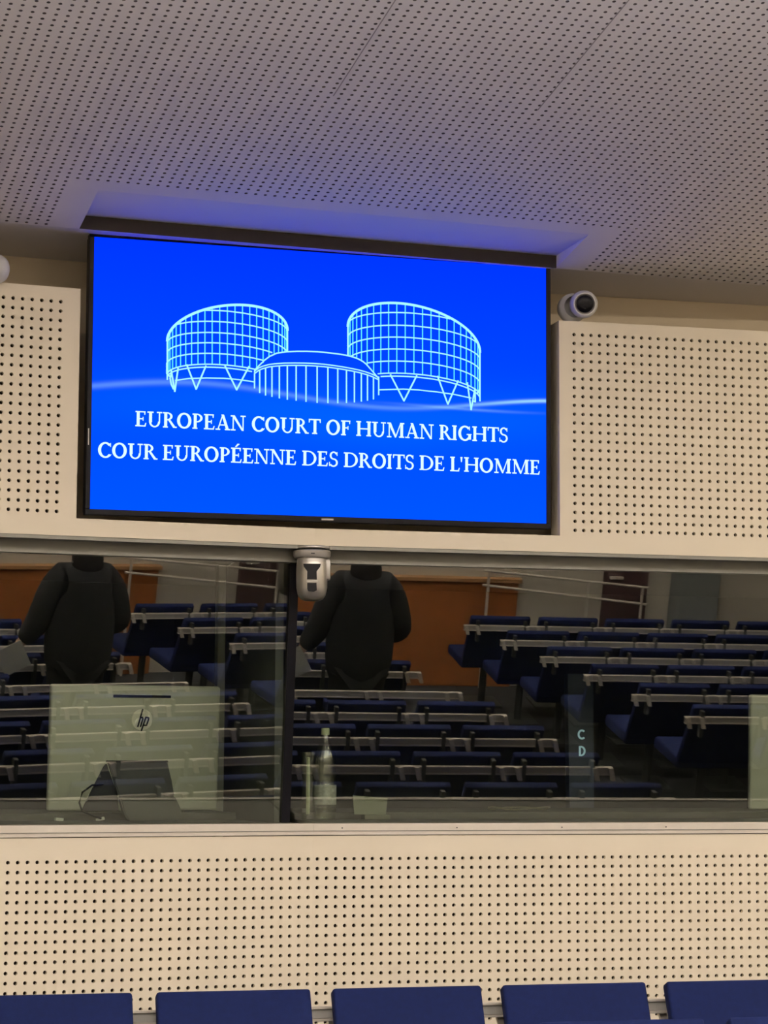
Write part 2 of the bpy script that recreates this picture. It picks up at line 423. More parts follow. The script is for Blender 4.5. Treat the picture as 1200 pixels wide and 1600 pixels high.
def make_beam(x0, x1, ends):
    o = empty('seat_beam')
    L = x1-x0
    bm = bmesh.new(); bx(bm, 0, 0, -.037, L, .012, -.009); obj('beam_web', bm, m_web, o)
    bm = bmesh.new(); bx(bm, 0, -.008, -.0075, L, .014, 0, bev=.001); obj('top_lip', bm, m_alu, o)
    bm = bmesh.new(); bx(bm, 0, -.006, -.046, L, .014, -.038, bev=.001); obj('bottom_lip', bm, m_alu, o)
    for g in ends:
        for dx in (-.045, .045):
            bm = bmesh.new(); prism(bm, [(g+dx-.014-x0, -.002), (g+dx+.012-x0, -.002), (g+dx+.032-x0, -.072), (g+dx+.006-x0, -.072)], .012, .03)
            obj('bracket', bm, m_alu, o)
    return o
REC = math.radians(24)
proto = make_chair(REC)
PITCH = .5585
frontA = [('far left, cut off by the photo edge', -1.474+.559*.0), ]
# front row under the window: five backrests in the photo
labelsA = ['dark blue chair back in the bottom left corner, cut by the photo edge',
           'dark blue chair back under the window, second from the left, below the tilted console',
           'dark blue chair back at the centre, directly below the water bottle',
           'blue chair back to the right of the centre one, second from the right photo edge',
           'blue chair back at the bottom right, cut off by the right photo edge']
chairs = []
for i, lab in enumerate(labelsA):
    c = proto if i == 0 else copy_tree(proto)
    c.location = (-.354 + (i-1)*PITCH + (.0 if i else -.003), -.5, .840); tag(c, lab, 'chair', 'blue chair backs in the row under the booth window'); chairs.append(c)
zb_ = .773
b = make_beam(-1.2, 1.9, [-.63, -.075, .485, 1.045, 1.6]); b.location = (-1.2, -.415, zb_)
tag(b, 'aluminium seat beam glimpsed in the gaps between the front chair backs', 'seat beam')
# next row nearer the camera: only the top edge shows at the bottom right
for i, (x, lab) in enumerate(((.585, 'blue chair top nearer the camera, at the bottom edge below the fourth chair back'), (1.15, 'nearer blue chair top in the bottom right corner of the photo'))):
    c = copy_tree(proto); c.location = (x, -1.45, .832); tag(c, lab, 'chair', 'blue chair tops of the second row')
# rows behind the photographer's line, mirrored in the booth glass
proto2 = proto
G = 'audience chairs mirrored in the booth window'
ORD = ['first', 'second', 'third', 'fourth', 'fifth', 'sixth', 'seventh', 'eighth', 'ninth', 'tenth']
PX, PY = 1.66, -6.30
for k in range(0, 9):
    x, y, z = row(k)
    nch = 7 if k < 4 else 8
    x0 = x-.03-nch*PITCH
    be = make_beam(x0, x, [x0+j*PITCH for j in range(1, nch)]+[x-.06]); be.location = (x0, y, z)
    tag(be, 'mirrored pale metal seat beam, %s row from the back, left of the aisle' % ORD[8-k], 'seat beam', 'seat beams left of the aisle')
    for j in range(nch):
        if abs(x-.03-PITCH*(j+.5)-PX) < .60 and y-.75 < PY < y+.2: continue
        c = copy_tree(proto); c.location = (x-.03-PITCH*(j+.5), y-.06, z+.065)
        tag(c, 'mirrored blue chair, %s row from the back, %s seat left of the aisle' % (ORD[8-k], ORD[j]), 'chair', G+' left of the aisle')
    if k >= 3:
        xs = x+1.152; nch = 7
        be = make_beam(xs, xs+.03+nch*PITCH, [xs+.06]+[xs+j*PITCH for j in range(1, nch)]); be.location = (xs, y, z)
        tag(be, 'mirrored pale metal seat beam, %s row from the back, right of the aisle' % ORD[8-k], 'seat beam', 'seat beams right of the aisle')
        for j in range(nch):
            c = copy_tree(proto); c.location = (xs+.03+PITCH*(j+.5), y-.06, z+.065)
            tag(c, 'mirrored blue chair, %s row from the back, %s seat right of the aisle' % (ORD[8-k], ORD[j]), 'chair', G+' right of the aisle')

# ------------------------------------------------------------------ wall screen
ty, tt, tr = .0719, .0225, .0062
r_ = Vector((math.cos(ty), math.sin(ty), 0)); nn = Vector((math.sin(ty), -math.cos(ty), 0)); u_ = Vector((0, 0, 1))*math.cos(tt)+nn*math.sin(tt)
rx = r_*math.cos(tr)+u_*math.sin(tr); ux = u_*math.cos(tr)-r_*math.sin(tr); yx = ux.cross(rx)
TM = Matrix((rx, yx, ux)).transposed().to_4x4(); TM.translation = Vector((.027, -.04, 2.844))
tv = empty('wall_television', mtx=TM); tag(tv, 'large wall television showing the European Court of Human Rights title in a recess', 'television')
SW, SH = .8165, .4592; OW, OT, OB = .833, .4735, -.4785
bm = bmesh.new()
for a in ((-OW, -.006, SH, OW, .03, OT), (-OW, -.006, OB, OW, .03, -SH), (-OW, -.006, -SH, -SW, .03, SH), (SW, -.006, -SH, OW, .03, SH)): bx(bm, *a, bev=.002)
obj('bezel', bm, m_black, tv)
box('rear_case', (-OW+.004, .012, OB+.004, OW-.004, .07, OT-.004), m_blackm, tv, bev=.01)
scr = pyd('screen', [(-SW, 0, -SH), (SW, 0, -SH), (SW, 0, SH), (-SW, 0, SH), (-SW, .004, -SH), (SW, .004, -SH), (SW, .004, SH), (-SW, .004, SH)],
          [(0, 1, 2, 3), (4, 5, 6, 7), (0, 1, 5, 4), (1, 2, 6, 5), (2, 3, 7, 6), (3, 0, 4, 7)], m_screen, tv)
box('maker_badge', (-.016, -.008, -.4725, .027, -.005, -.4665), m_silver, tv)
box('wall_bracket', (-.3, .065, -.2, .3, .12, .2), m_darkgrey, tv)
box('side_light', (-.8275, -.0085, -.245, -.8245, -.005, -.19), m_silver, tv)

# drawing on the screen: ribbons in screen coordinates (metres from the screen centre)
HM = [0.002231497416040429, 1.606309253905755e-05, -1.1473914369784943, 0.00010972163738182106, -0.002159336972040904, 1.2400983283686655, -8.903710886889283e-05, 2.35619367394665e-05]
def sc(x, y):       # drawing plan -> screen plane
    w_ = HM[6]*x+HM[7]*y+1
    return ((HM[0]*x+HM[1]*y+HM[2])/w_, (HM[3]*x+HM[4]*y+HM[5])/w_)
class Flat:
    def __init__(s, off): s.v = []; s.f = []; s.off = off
    def poly(s, pts):
        b = len(s.v); s.v += [(x, s.off, z) for x, z in pts]; s.f.append(tuple(range(b, b+len(pts))))
    def ribbon(s, pts, w0):
        for (x0, y0), (x1, y1) in zip(pts, pts[1:]):
            dx, dy = x1-x0, y1-y0; L = math.hypot(dx, dy) or 1; nx, ny = -dy/L*w0/2, dx/L*w0/2; ex, ey = dx/L*w0*.25, dy/L*w0*.25
            s.poly([(x0-nx-ex, y0-ny-ey), (x1-nx+ex, y1-ny+ey), (x1+nx+ex, y1+ny+ey), (x0+nx-ex, y0+ny-ey)])
    def done(s, name, m, parent): return pyd(name, s.v, s.f, m, parent)
LW = .0052
ho = Flat(-.0012); ve = Flat(-.0008)
def flush(nm):
    global ho, ve
    par = ho.done(nm, m_line, scr)
    if ve.v: ve.done('uprights', m_line2, par)
    ho = Flat(-.0012); ve = Flat(-.0008)
def itp(pts, x):
    for (x0, y0), (x1, y1) in zip(pts, pts[1:]):
        if x0 <= x <= x1: return y0+(y1-y0)*(x-x0)/(x1-x0)
    return 1e9
def tower(T, xc, Rr, mid, m_, S_, rim, step, dome, s0, s1, low):
    th0, th1 = -PI/2, PI/2
    def ring(y0, m, s, th): return y0+m*math.sin(th)+s*(1-math.cos(th))
    n = 60
    ths = [th0+(th1-th0)*i/n for i in range(n+1)]
    ho.ribbon([sc(*T(xc+Rr*math.sin(t), ring(*rim, t))) for t in ths], LW*1.7)
    for y0 in mid:
        seg_ = []
        for t in ths:
            x = xc+Rr*math.sin(t); y = ring(y0, m_, S_, t)
            if y > ring(*rim, t)+4 and y < itp(dome, x): seg_.append(sc(*T(x, y)))
            else:
                if len(seg_) > 1: ho.ribbon(seg_, LW*.85)
                seg_ = []
        if len(seg_) > 1: ho.ribbon(seg_, LW*.85)
    k = -12
    while k <= 12:
        t = k*step+s0
        if abs(t) < PI/2*1.02:
            x = xc+Rr*math.sin(t); yt = ring(*rim, t); yb = min(ring(mid[-2], m_, S_, t), itp(dome, x))
            if yb > yt+10: ve.ribbon([sc(*T(x, yt)), sc(*T(x, yb))], LW*.78)
        k += 1
    for t in (-PI/2*.985, PI/2*.985):
        x = xc+Rr*math.sin(t); yt = ring(*rim, t); yb = min(ring(mid[-1], m_, S_, t)+ (20 if low else 0), itp(dome, x))
        ho.ribbon([sc(*T(x, yt)), sc(*T(x, yb))], LW)
TL = lambda x, y: (240+x/5.4545, 450+y/5.4545)
TR = lambda x, y: (530+x/5, 450+y/5)
TD = lambda x, y: (380+x/5, 520+y/5)
def line(T, pts, wd=1.0): ho.ribbon([sc(*T(*q)) for q in pts], LW*wd)
tower(TL, 628, 512, [198, 292, 387, 475, 565, 658, 683], 45.9, 126.7, (148, -45, 257), .1275, [(840, 720), (860, 705), (930, 640), (985, 580), (1030, 555), (1200, 538)], 0, 0, True)
line(TL, [(185, 788), (300, 772), (450, 767), (600, 770), (730, 782), (855, 800)], .8)
for v_ in ([(282, 655), (362, 862), (445, 665)], [(608, 665), (707, 868), (812, 670)], [(208, 685), (180, 882), (150, 705)], [(150, 730), (140, 770), (150, 820), (168, 860)]): line(TL, v_, 1.1)
line(TL, [(112, 640), (112, 730), (135, 752)], 1)
flush('tower_drawing')
tower(TR, 583, 516, [198, 297, 390, 483, 577, 672, 695], 41, 130, (135, 100, 265), .131, [(0, 515), (130, 545), (190, 575), (235, 620), (300, 690), (310, 700)], .0, 0, True)
line(TR, [(310, 796), (500, 790), (620, 797), (760, 812), (900, 832), (1030, 860)], .8)
for v_ in ([(400, 678), (505, 882), (605, 685)], [(768, 690), (848, 908), (928, 725)], [(1000, 740), (1030, 952), (1060, 785)], [(1060, 800), (1062, 890), (1040, 880)]): line(TR, v_, 1.1)
line(TR, [(1095, 560), (1097, 790), (1075, 828)], 1)
line(TR, [(308, 695), (308, 835)], .9)
flush('tower_drawing')
line(TD, [(88, 310), (90, 290), (130, 250), (165, 215), (205, 185), (260, 160), (340, 148), (420, 145), (500, 145), (580, 148), (650, 155), (730, 164), (800, 175), (860, 190), (900, 205), (935, 225), (960, 245), (1000, 290), (1055, 355)], .9)
up_ = [(88, 300), (120, 275), (150, 262), (200, 248), (250, 242), (320, 237), (400, 236), (480, 237), (550, 240), (630, 246), (700, 255), (780, 267), (850, 280), (910, 293), (960, 307), (1010, 325), (1055, 348)]
line(TD, up_, .8); line(TD, [(x, y+19) for x, y in up_], .8)
for x, y in zip((88, 128, 174, 224, 282, 344, 413, 490, 577, 661, 738, 806, 868, 922, 970, 1017, 1058), (432, 468, 487, 498, 510, 520, 528, 537, 545, 547, 548, 546, 542, 535, 528, 518, 485)):
    ho.ribbon([sc(*TD(x, itp(up_+[(1060, 350)], x)+19)), sc(*TD(x, y))], LW*.95)
flush('dome_drawing')

# lettering: a drawn serif alphabet, cap height 1
def rect(a, b, c, d): return [(a, b), (c, b), (c, d), (a, d)]
def arc(cx, cy, ax, ay, tx, tyy, a0, a1, n=28):
    out = []
    for i in range(n):
        t0 = math.radians(a0+(a1-a0)*i/n); t1 = math.radians(a0+(a1-a0)*(i+1)/n)
        out.append([(cx+ax*math.cos(t0), cy+ay*math.sin(t0)), (cx+ax*math.cos(t1), cy+ay*math.sin(t1)),
                    (cx+(ax-tx)*math.cos(t1), cy+(ay-tyy)*math.sin(t1)), (cx+(ax-tx)*math.cos(t0), cy+(ay-tyy)*math.sin(t0))])
    return out
TH, SE = .195, .075
stem = [rect(.09, 0, .09+TH, 1), rect(0, 0, .34, SE), rect(0, 1-SE, .34, 1)]
GL = {
 'E': (.80, stem+[rect(.2, .93, .68, 1), [(.62, .78), (.67, .78), (.69, 1), (.60, .95)], rect(.2, .47, .54, .54), rect(.50, .38, .55, .63), rect(.2, 0, .70, .07), [(.62, .06), (.70, .0), (.75, .24), (.70, .24)]]),
 'F': (.72, stem+[rect(.2, .93, .66, 1), [(.60, .78), (.65, .78), (.67, 1), (.58, .95)], rect(.2, .47, .52, .54), rect(.48, .38, .53, .63)]),
 'L': (.74, stem+[rect(.2, 0, .66, .07), [(.58, .06), (.66, .0), (.71, .24), (.66, .24)]]),
 'U': (1.06, [rect(.12, .3, .12+TH, 1), rect(0, 1-SE, .42, 1), rect(.80, .3, .88, 1), rect(.66, 1-SE, 1.02, 1)]+arc(.5, .36, .38, .38, .13, .085, 180, 360)),
 'R': (.94, stem+arc(.28, .74, .38, .26, .155, .065, -90, 90)+[rect(.2, .48, .32, .545), [(.34, .52), (.50, .52), (.92, .0), (.72, .0)], rect(.74, 0, .96, SE)]),
 'P': (.78, stem+arc(.28, .715, .42, .285, .16, .065, -90, 90)+[rect(.2, .43, .32, .495)]),
 'O': (1.08, arc(.52, .5, .50, .52, .20, .105, 0, 360, 44)),
 'C': (.94, arc(.52, .5, .50, .52, .20, .105, 42, 322, 40)+[rect(.84, .72, .89, .97), [(.86, .12), (.92, .2), (.92, .24), (.86, .2)]]),
 'G': (1.06, arc(.52, .5, .50, .52, .20, .105, 42, 318, 40)+[rect(.84, .72, .89, .97), rect(.78, .08, .78+TH, .42), rect(.66, .40, 1.02, .455)]),
 'D': (1.08, stem+arc(.40, .5, .62, .5, .17, .065, -90, 90, 32)+[rect(.2, .935, .42, 1), rect(.2, 0, .42, .065)]),
 'A': (1.04, [[(.12, 0), (.19, 0), (.54, 1.02), (.47, 1.02)], [(.40, 1.02), (.58, 1.02), (.95, 0), (.76, 0)], rect(.25, .30, .76, .365), rect(0, 0, .32, SE), rect(.66, 0, 1.04, SE)]),
 'N': (1.10, [rect(.14, 0, .21, 1), [(.08, 1), (.28, 1), (.93, .0), (.80, .0)], rect(.85, 0, .92, 1), rect(0, 1-SE, .26, 1), rect(.02, 0, .34, SE), rect(.70, 1-SE, 1.06, 1)]),
 'M': (1.36, [rect(.15, 0, .22, 1), [(.08, 1), (.30, 1), (.70, .1), (.62, 0)], [(.62, 0), (.69, 0), (1.08, 1), (1.02, 1)], rect(1.02, 0, 1.02+TH, 1), rect(.04, 1-SE, .28, 1), rect(.02, 0, .34, SE), rect(1.0, 1-SE, 1.30, 1), rect(.92, 0, 1.30, SE)]),
 'H': (1.14, [rect(.09, 0, .09+TH, 1), rect(0, 0, .34, SE), rect(0, 1-SE, .34, 1), rect(.84, 0, .84+TH, 1), rect(.75, 0, 1.09, SE), rect(.75, 1-SE, 1.09, 1), rect(.2, .46, .9, .53)]),
 'I': (.42, stem),
 'T': (.86, [rect(.35, 0, .35+TH, 1), rect(.0, .93, .86, 1), [(.0, .93), (.08, .93), (.05, .76), (.0, .76)], [(.78, .93), (.86, .93), (.86, .76), (.81, .76)], rect(.25, 0, .61, SE)]),
 'S': (.70, arc(.35, .745, .29, .275, .125, .085, 25, 270)+arc(.33, .265, .32, .285, .125, .085, 90, -150)+[rect(.57, .74, .62, .98), rect(.02, .03, .07, .30)]),
 "'": (.26, [[(.05, .66), (.10, .66), (.15, 1), (.0, 1)]]), ' ': (.34, []),
}
GL['É'] = (GL['E'][0], GL['E'][1]+[[(.28, 1.08), (.36, 1.05), (.60, 1.26), (.46, 1.28)]])
tx = Flat(-.0015)
def text(s, x0, x1, yb, h):
    adv = sum(GL[c][0]+.03 for c in s)-.03; k = (x1-x0)/adv; x = x0; fat = .0005
    for c in s:
        a, ps = GL[c]
        for p_ in ps: tx.poly([(x+px*k, yb+pz*h) for px, pz in p_]); tx.ribbon([(x+px*k, yb+pz*h) for px, pz in p_+p_[:1]], fat)
        x += (a+.03)*k
text('EUROPEAN COURT OF HUMAN RIGHTS', -.667, .672, -.1752, .0515)
text("COUR EUROPÉENNE DES DROITS DE L'HOMME", -.793, .794, -.2852, .0508)
tx.done('court_title', m_text, scr)

# ------------------------------------------------------------------ cameras on the wall
def rot_to(d):  # +Z onto d
    return Vector((0, 0, 1)).rotation_difference(Vector(d)).to_matrix().to_4x4()
def turret(loc, aim, label):
    o = empty('security_camera', loc); tag(o, label, 'camera', None)
    a = Vector(aim).normalized(); base = rot_to((-.35, -.75, .1))
    up = rot_to((0, -1, 0))
    bm = lathe(bmesh.new(), [(0, -.050), (.050, -.050), (.053, -.044), (.053, -.020), (.049, -.014), (.044, -.008), (.040, .0)], 40, Matrix.Translation((-.022, .03, -.004)) @ up); obj('mounting_base', bm, m_white, o, True)
    q = rot_to(a)
    bm = lathe(bmesh.new(), [(0, -.04), (.025, -.036), (.044, -.018), (.050, 0), (.049, .018), (.045, .030), (.040, .036), (.037, .036), (.034, .032), (0, .032)], 40, q); obj('ball_housing', bm, m_white, o, True)
    bm = lathe(bmesh.new(), [(0.0, .040), (.016, .039), (.027, .037), (.031, .034), (0, .030)], 32, Matrix.Translation(a*.002) @ q); obj('lens_window', bm, m_lens, o, True)
    bm = lathe(bmesh.new(), [(.031, .032), (.036, .0375), (.038, .033), (.033, .028)], 32, q); obj('lens_surround', bm, m_silver, o, True)
    return o
turret((.976, -.005, 3.181), (-.20, -1, -.16), 'white ball camera with black lens on the panel right of the television')
c_ = turret((-1.116, -.175, 3.155), (-.75, -.6, -.1), 'pale ball camera cut by the left photo edge, above the left panel')

o = empty('conference_camera', (-.006, .022, LIN-.002)); tag(o, 'silver and black pan tilt camera hanging under the television ledge', 'camera')
o.rotation_euler = (0, 0, -.2)
obj('ceiling_plate', lathe(bmesh.new(), [(0, 0), (.060, 0), (.062, -.003), (.062, -.008), (.056, -.010), (0, -.010)], 48), m_silver, o, True)
obj('base_gap', lathe(bmesh.new(), [(0, -.009), (.052, -.009), (.052, -.017), (0, -.017)], 48), m_black, o, True)
obj('turntable', lathe(bmesh.new(), [(0, -.015), (.062, -.015), (.065, -.019), (.064, -.034), (.060, -.040), (0, -.040)], 48), m_silver, o, True)
obj('neck', lathe(bmesh.new(), [(0, -.038), (.050, -.038), (.052, -.056), (0, -.056)], 40), m_silver, o, True)
obj('yoke_housing', lathe(bmesh.new(), [(0, -.050), (.050, -.050), (.053, -.060), (.054, -.10), (.053, -.145), (.048, -.168), (.038, -.182), (.026, -.187), (0, -.188)], 48), m_sheen, o, True)
bm = bmesh.new(); bx(bm, .046, -.02, -.115, .064, .035, -.045, bev=.006); obj('side_housing', bm, m_silver, o, True)
obj('camera_head', lathe(bmesh.new(), [(0, -.021), (.030, -.023), (.034, -.018), (.034, .018), (.030, .023), (0, .023)], 40, Matrix.Translation((0, 0, -.125)) @ Matrix.Rotation(PI/2, 4, 'Y')), m_blackm, o, True)
bm = prism(bmesh.new(), [(-.030, -.064), (.030, -.064), (.028, -.074), (.016, -.090), (.017, -.118), (-.017, -.118), (-.016, -.090), (-.028, -.074)], -.0575, -.03); obj('lens_hood', bm, m_lens, o)
bm = prism(bmesh.new(), [(-.018, -.120), (.018, -.120), (.018, -.127), (-.018, -.127)], -.0565, -.03); obj('trim_band', bm, m_silver, o)
bm = prism(bmesh.new(), [(-.016, -.130), (.016, -.130), (.017, -.155), (.006, -.160), (-.012, -.158), (-.016, -.150)], -.0570, -.03); obj('lower_lens', bm, m_lens, o)
bm = prism(bmesh.new(), [(-.004, -.0270), (.009, -.0270), (.009, -.0305), (-.004, -.0305)], -.0655, -.062); obj('badge', bm, m_darkgrey, o)

# ------------------------------------------------------------------ interpreter booths behind the glass
for side, mtx, s0, s1 in (('left', ML, -3.2, -.02), ('right', MR, .02, 3.4)):
    o = struct(empty('wall_booth_%s' % side, mtx=mtx))
    box('booth_rear', (s0-(.6 if side == 'right' else 0), 2.3, .3, s1+(.6 if side == 'left' else 0), 2.36, 2.5), m_booth, o); box('booth_floor', (s0, .1, .28, s1, 2.36, .32), m_booth, o)
    box('booth_ceiling', (s0-(.6 if side == 'right' else 0), .30, 2.32, s1+(.6 if side == 'left' else 0), 2.36, 2.36), m_booth, o)
    sx = s0 if side == 'left' else s1; box('booth_side', (sx-.03, .5, .3, sx+.03, 2.36, 2.5), m_booth, o)
    d = empty('booth_desk', mtx=mtx); tag(d, 'dark olive desk behind the %s window pane' % side, 'desk')
    box('desktop', (s0+.05, .66, 1.325, s1-.05, 1.35, 1.362), m_desk, d, bev=.004)
    box('desk_panel', (s0+.05, 1.30, .35, s1-.05, 1.33, 1.33), m_booth, d)
    box('inner_sill', (s0+.05, .28, 1.30, s1-.05, .655, 1.3365), m_darkgrey, d)
pt = struct(empty('wall_booth_divider', (0, 0, 0), KAP/2))
box('divider_board', (-.015, .47, .3, .015, 1.30, 2.33), m_part, pt); box('divider_post', (-.045, 1.26, .3, .02, 1.31, 2.33), m_monitor, pt)

def monitor(mtx, x0, x1, z0, z1, y, label, logo=None, slot=None):
    o = empty('desktop_monitor', mtx=mtx @ Matrix.Translation((( x0+x1)/2, y, z0))); tag(o, label, 'monitor')
    W = (x1-x0)/2; H_ = z1-z0; tilt = Matrix.Rotation(math.radians(3), 4, 'X')
    obj('rear_shell', bx(bmesh.new(), -W, 0, 0.0, W, .035, H_, bev=.010, seg=3, mtx=tilt), m_monitor, o, True)
    obj('display_bezel', bx(bmesh.new(), -W+.004, .034, .004, W-.004, .045, H_-.004, mtx=tilt), m_black, o)
    bm = bmesh.new(); bx(bm, -.07, .02, -.001, .07, .16, .006, bev=.003); bx(bm, -.05, .045, .0, .05, .06, .12); obj('stand', bm, m_silver, o)
    if slot: obj('vent_slot', bx(bmesh.new(), slot[0]-(x0+x1)/2, -.0025, slot[2]-z0, slot[1]-(x0+x1)/2, .002, slot[3]-z0, mtx=tilt), m_black, o)
    if logo:
        lx, lz, lr = logo[0]-(x0+x1)/2, logo[1]-z0, logo[2]
        bm = lathe(bmesh.new(), [(0, .003), (lr*.96, .003), (lr, .001), (lr, -.001)], 40, tilt @ Matrix.Translation((lx, -.001, lz)) @ Matrix.Rotation(PI/2, 4, 'X')); dsc = obj('logo_disc', bm, m_chrome, o)
        fl = Flat(-.0062)
        k = lr
        fl.ribbon([(lx-.40*k, lz-.62*k), (lx+.02*k, lz+.98*k)], .15*k)             # h ascender, slanted
        fl.ribbon([(lx-.20*k, lz+.18*k), (lx+.02*k, lz+.24*k), (lx+.06*k, lz+.10*k), (lx-.14*k, lz-.62*k)], .15*k)
        fl.ribbon([(lx+.34*k, lz+.24*k), (lx-.05*k, lz-1.0*k)], .15*k)             # p
        fl.ribbon([(lx+.32*k, lz+.24*k), (lx+.62*k, lz+.22*k), (lx+.60*k, lz+.02*k), (lx+.42*k, lz-.50*k), (lx+.12*k, lz-.50*k)], .15*k)
        g = fl.done('logo_letters', m_black, dsc); g.data.transform(tilt)
    return o
monitor(ML, -.716, -.068, 1.3635, 1.828, .9, 'grey green monitor back with round hp logo behind the left pane', logo=(-.371, 1.700, .040), slot=(-.482, -.262, 1.782, 1.792))
monitor(MR, 1.975, 2.62, 1.3635, 1.822, .9, 'pale monitor back cut by the right photo edge behind the glass')

# tilted console in front of the left monitor
o = empty('interpreter_console', mtx=ML @ Matrix.Translation((-.43, .58, 1.337))); tag(o, 'dark grey tilted console standing in front of the left monitor', 'console')
bm = prism(bmesh.new(), [(-.146, .208), (.071, .209), (.088, .14), (.10, .085), (-.105, .085)], -.02, .0); bmesh.ops.bevel(bm, geom=bm.edges[:], offset=.004, segments=2, affect='EDGES'); obj('back_cover', bm, m_darkgrey, o)
bm = prism(bmesh.new(), [(-.105, .085), (.10, .085), (.127, .03), (.112, .0), (-.07, .0), (-.085, .02)], -.028, .01); bmesh.ops.bevel(bm, geom=bm.edges[:], offset=.004, segments=2, affect='EDGES'); obj('base', bm, m_part, o)
bm = prism(bmesh.new(), [(-.148, .205), (-.146, .212), (.071, .213), (.073, .206)], -.024, .01); obj('top_edge', bm, m_black, o)
bm = prism(bmesh.new(), [(-.146, .2), (-.155, .19), (-.22, .06), (-.23, .035), (-.10, .035), (-.105, .09)], .0, .018); obj('side_wing', bm, m_blackm, o)
bm = tube(bmesh.new(), [(-.16, -.01, .128), (-.2, -.01, .125), (-.235, -.01, .10), (-.245, -.01, .065), (-.235, -.01, .035), (-.20, -.01, .02), (-.165, -.01, .008)], .0035)
cab = obj('console_cable', bm, m_black); cab.matrix_world = ML @ Matrix.Translation((-.43, .58, 1.337)); tag(cab, 'thin black cable looping left of the tilted console', 'cable')
for i, (x, z0, z1, rr) in enumerate(((-1.02, 1.362, 1.392, .006), (-.99, 1.362, 1.376, .005))):
    bm = lathe(bmesh.new(), [(0, 0), (rr*.5, 0), (rr*.7, (z1-z0)*.7), (rr*1.3, (z1-z0)*.8), (rr*1.2, z1-z0), (0, z1-z0)], 16)
    q = obj('microphone_cap' if 0 else 'small_vial', bm, m_paper, None, True); q.matrix_world = ML @ Matrix.Translation((x, .78, z0))
    tag(q, ('taller' if i == 0 else 'shorter')+' small white upright item on the desk at the far left of the window', 'bottle')
for i, (x, y, a) in enumerate(((-.745, .60, .2), (-.595, .60, -.5))):
    bm = bx(bmesh.new(), -.015, -.008, 0, .015, .008, .011, bev=.002); q = obj('paper_scrap', bm, m_paper); q.matrix_world = ML @ Matrix.Translation((x, y-.02, 1.337)) @ Matrix.Rotation(a, 4, 'Z') @ Matrix.Rotation(a*.5, 4, 'Y')
    tag(q, ('left' if i == 0 else 'right')+' one of two white scraps on the window ledge below the monitor', 'paper')

# bottle, cup tube, card
o = empty('water_bottle', (.163, .56, 1.337)); tag(o, 'clear plastic water bottle with label and pale cap behind the glass', 'bottle')
prof = [(0, .003), (.030, 0), (.038, .004), (.040, .012), (.039, .03), (.041, .036), (.039, .042), (.041, .05), (.041, .13), (.039, .135), (.0405, .142), (.039, .15), (.041, .158), (.0415, .185), (.040, .21), (.034, .245), (.024, .275), (.014, .298), (.0125, .312)]
obj('bottle_body', lathe(bmesh.new(), prof, 32), m_pet, o, True)
obj('label', lathe(bmesh.new(), [(.0416, .055), (.0418, .056), (.0418, .125), (.0416, .126)], 32), m_petlab, o, True)
obj('cap', lathe(bmesh.new(), [(.0125, .308), (.0155, .309), (.0155, .330), (.014, .333), (0, .333)], 24), mat('pale_green_cap', (.42, .48, .30), .5), o, True)
o = empty('cup_stack', (.100, .56, 1.337)); tag(o, 'slim clear cylinder of stacked cups left of the water bottle', 'cup stack')
bm = bmesh.new(); pr = [(0, 0), (.022, 0)]
for i in range(11): pr += [(.0225, .01+i*.02), (.0245, .022+i*.02)]
pr += [(.024, .245), (0, .245)]
obj('cups', lathe(bm, pr, 24), m_pet, o, True)
obj('inner_strip', lathe(bmesh.new(), [(0, .02), (.007, .02), (.0075, .12), (.006, .225), (0, .228)], 12), mat('pale_green_strip', (.40, .45, .27), .5), o, True)
o = empty('card_holder', (.345, .60, 1.337)); tag(o, 'small pale green card standing on the ledge right of the bottle', 'card')
bm = prism(bmesh.new(), [(-.062, .018), (.058, .018), (.064, .078), (-.068, .088)], 0, .004); obj('card', bm, mat('grey_green_card', (.19, .21, .14), .7), o)
box('holder_foot', (-.03, -.03, 0, .068, .02, .018), mat('olive_base', (.12, .13, .085), .6), o, bev=.003)
# column with C and D
o = empty('lettered_column', (1.48, 1.5, .32)); tag(o, 'blue grey upright with letters C and D inside the right booth', 'column')
bm = prism(bmesh.new(), [(-.052, 0), (.045, 0), (.045, 1.60), (-.068, 1.60)], 0, .05); obj('upright', bm, m_column, o)
fl = Flat(-.004)
for p_ in arc(0, 0, .019, .021, .0085, .008, 45, 315, 24): fl.poly([(x+.0-.008, z+1.345) for x, z in p_])
fl.done('letter_c', m_letter, o)
fl = Flat(-.004); fl.poly([(-.022, 1.255), (-.013, 1.255), (-.013, 1.297), (-.022, 1.297)])
for p_ in arc(-.014, 1.276, .022, .022, .009, .007, -90, 90, 16): fl.poly(p_)
fl.done('letter_d', m_letter, o)
# tangled headset cable on the right desk
bm = tube(bmesh.new(), [(.92+.2*math.cos(t*1.3)*t/6, .72+.02*math.sin(t*3), 1.368+.012*abs(math.sin(t*2.1))) for t in [i*.25 for i in range(26)]], .0025, 6)
q = obj('headset_cable', bm, mat('olive_cable', (.16, .15, .09), .5)); tag(q, 'tangled thin cable lying on the desk behind the right pane', 'cable')

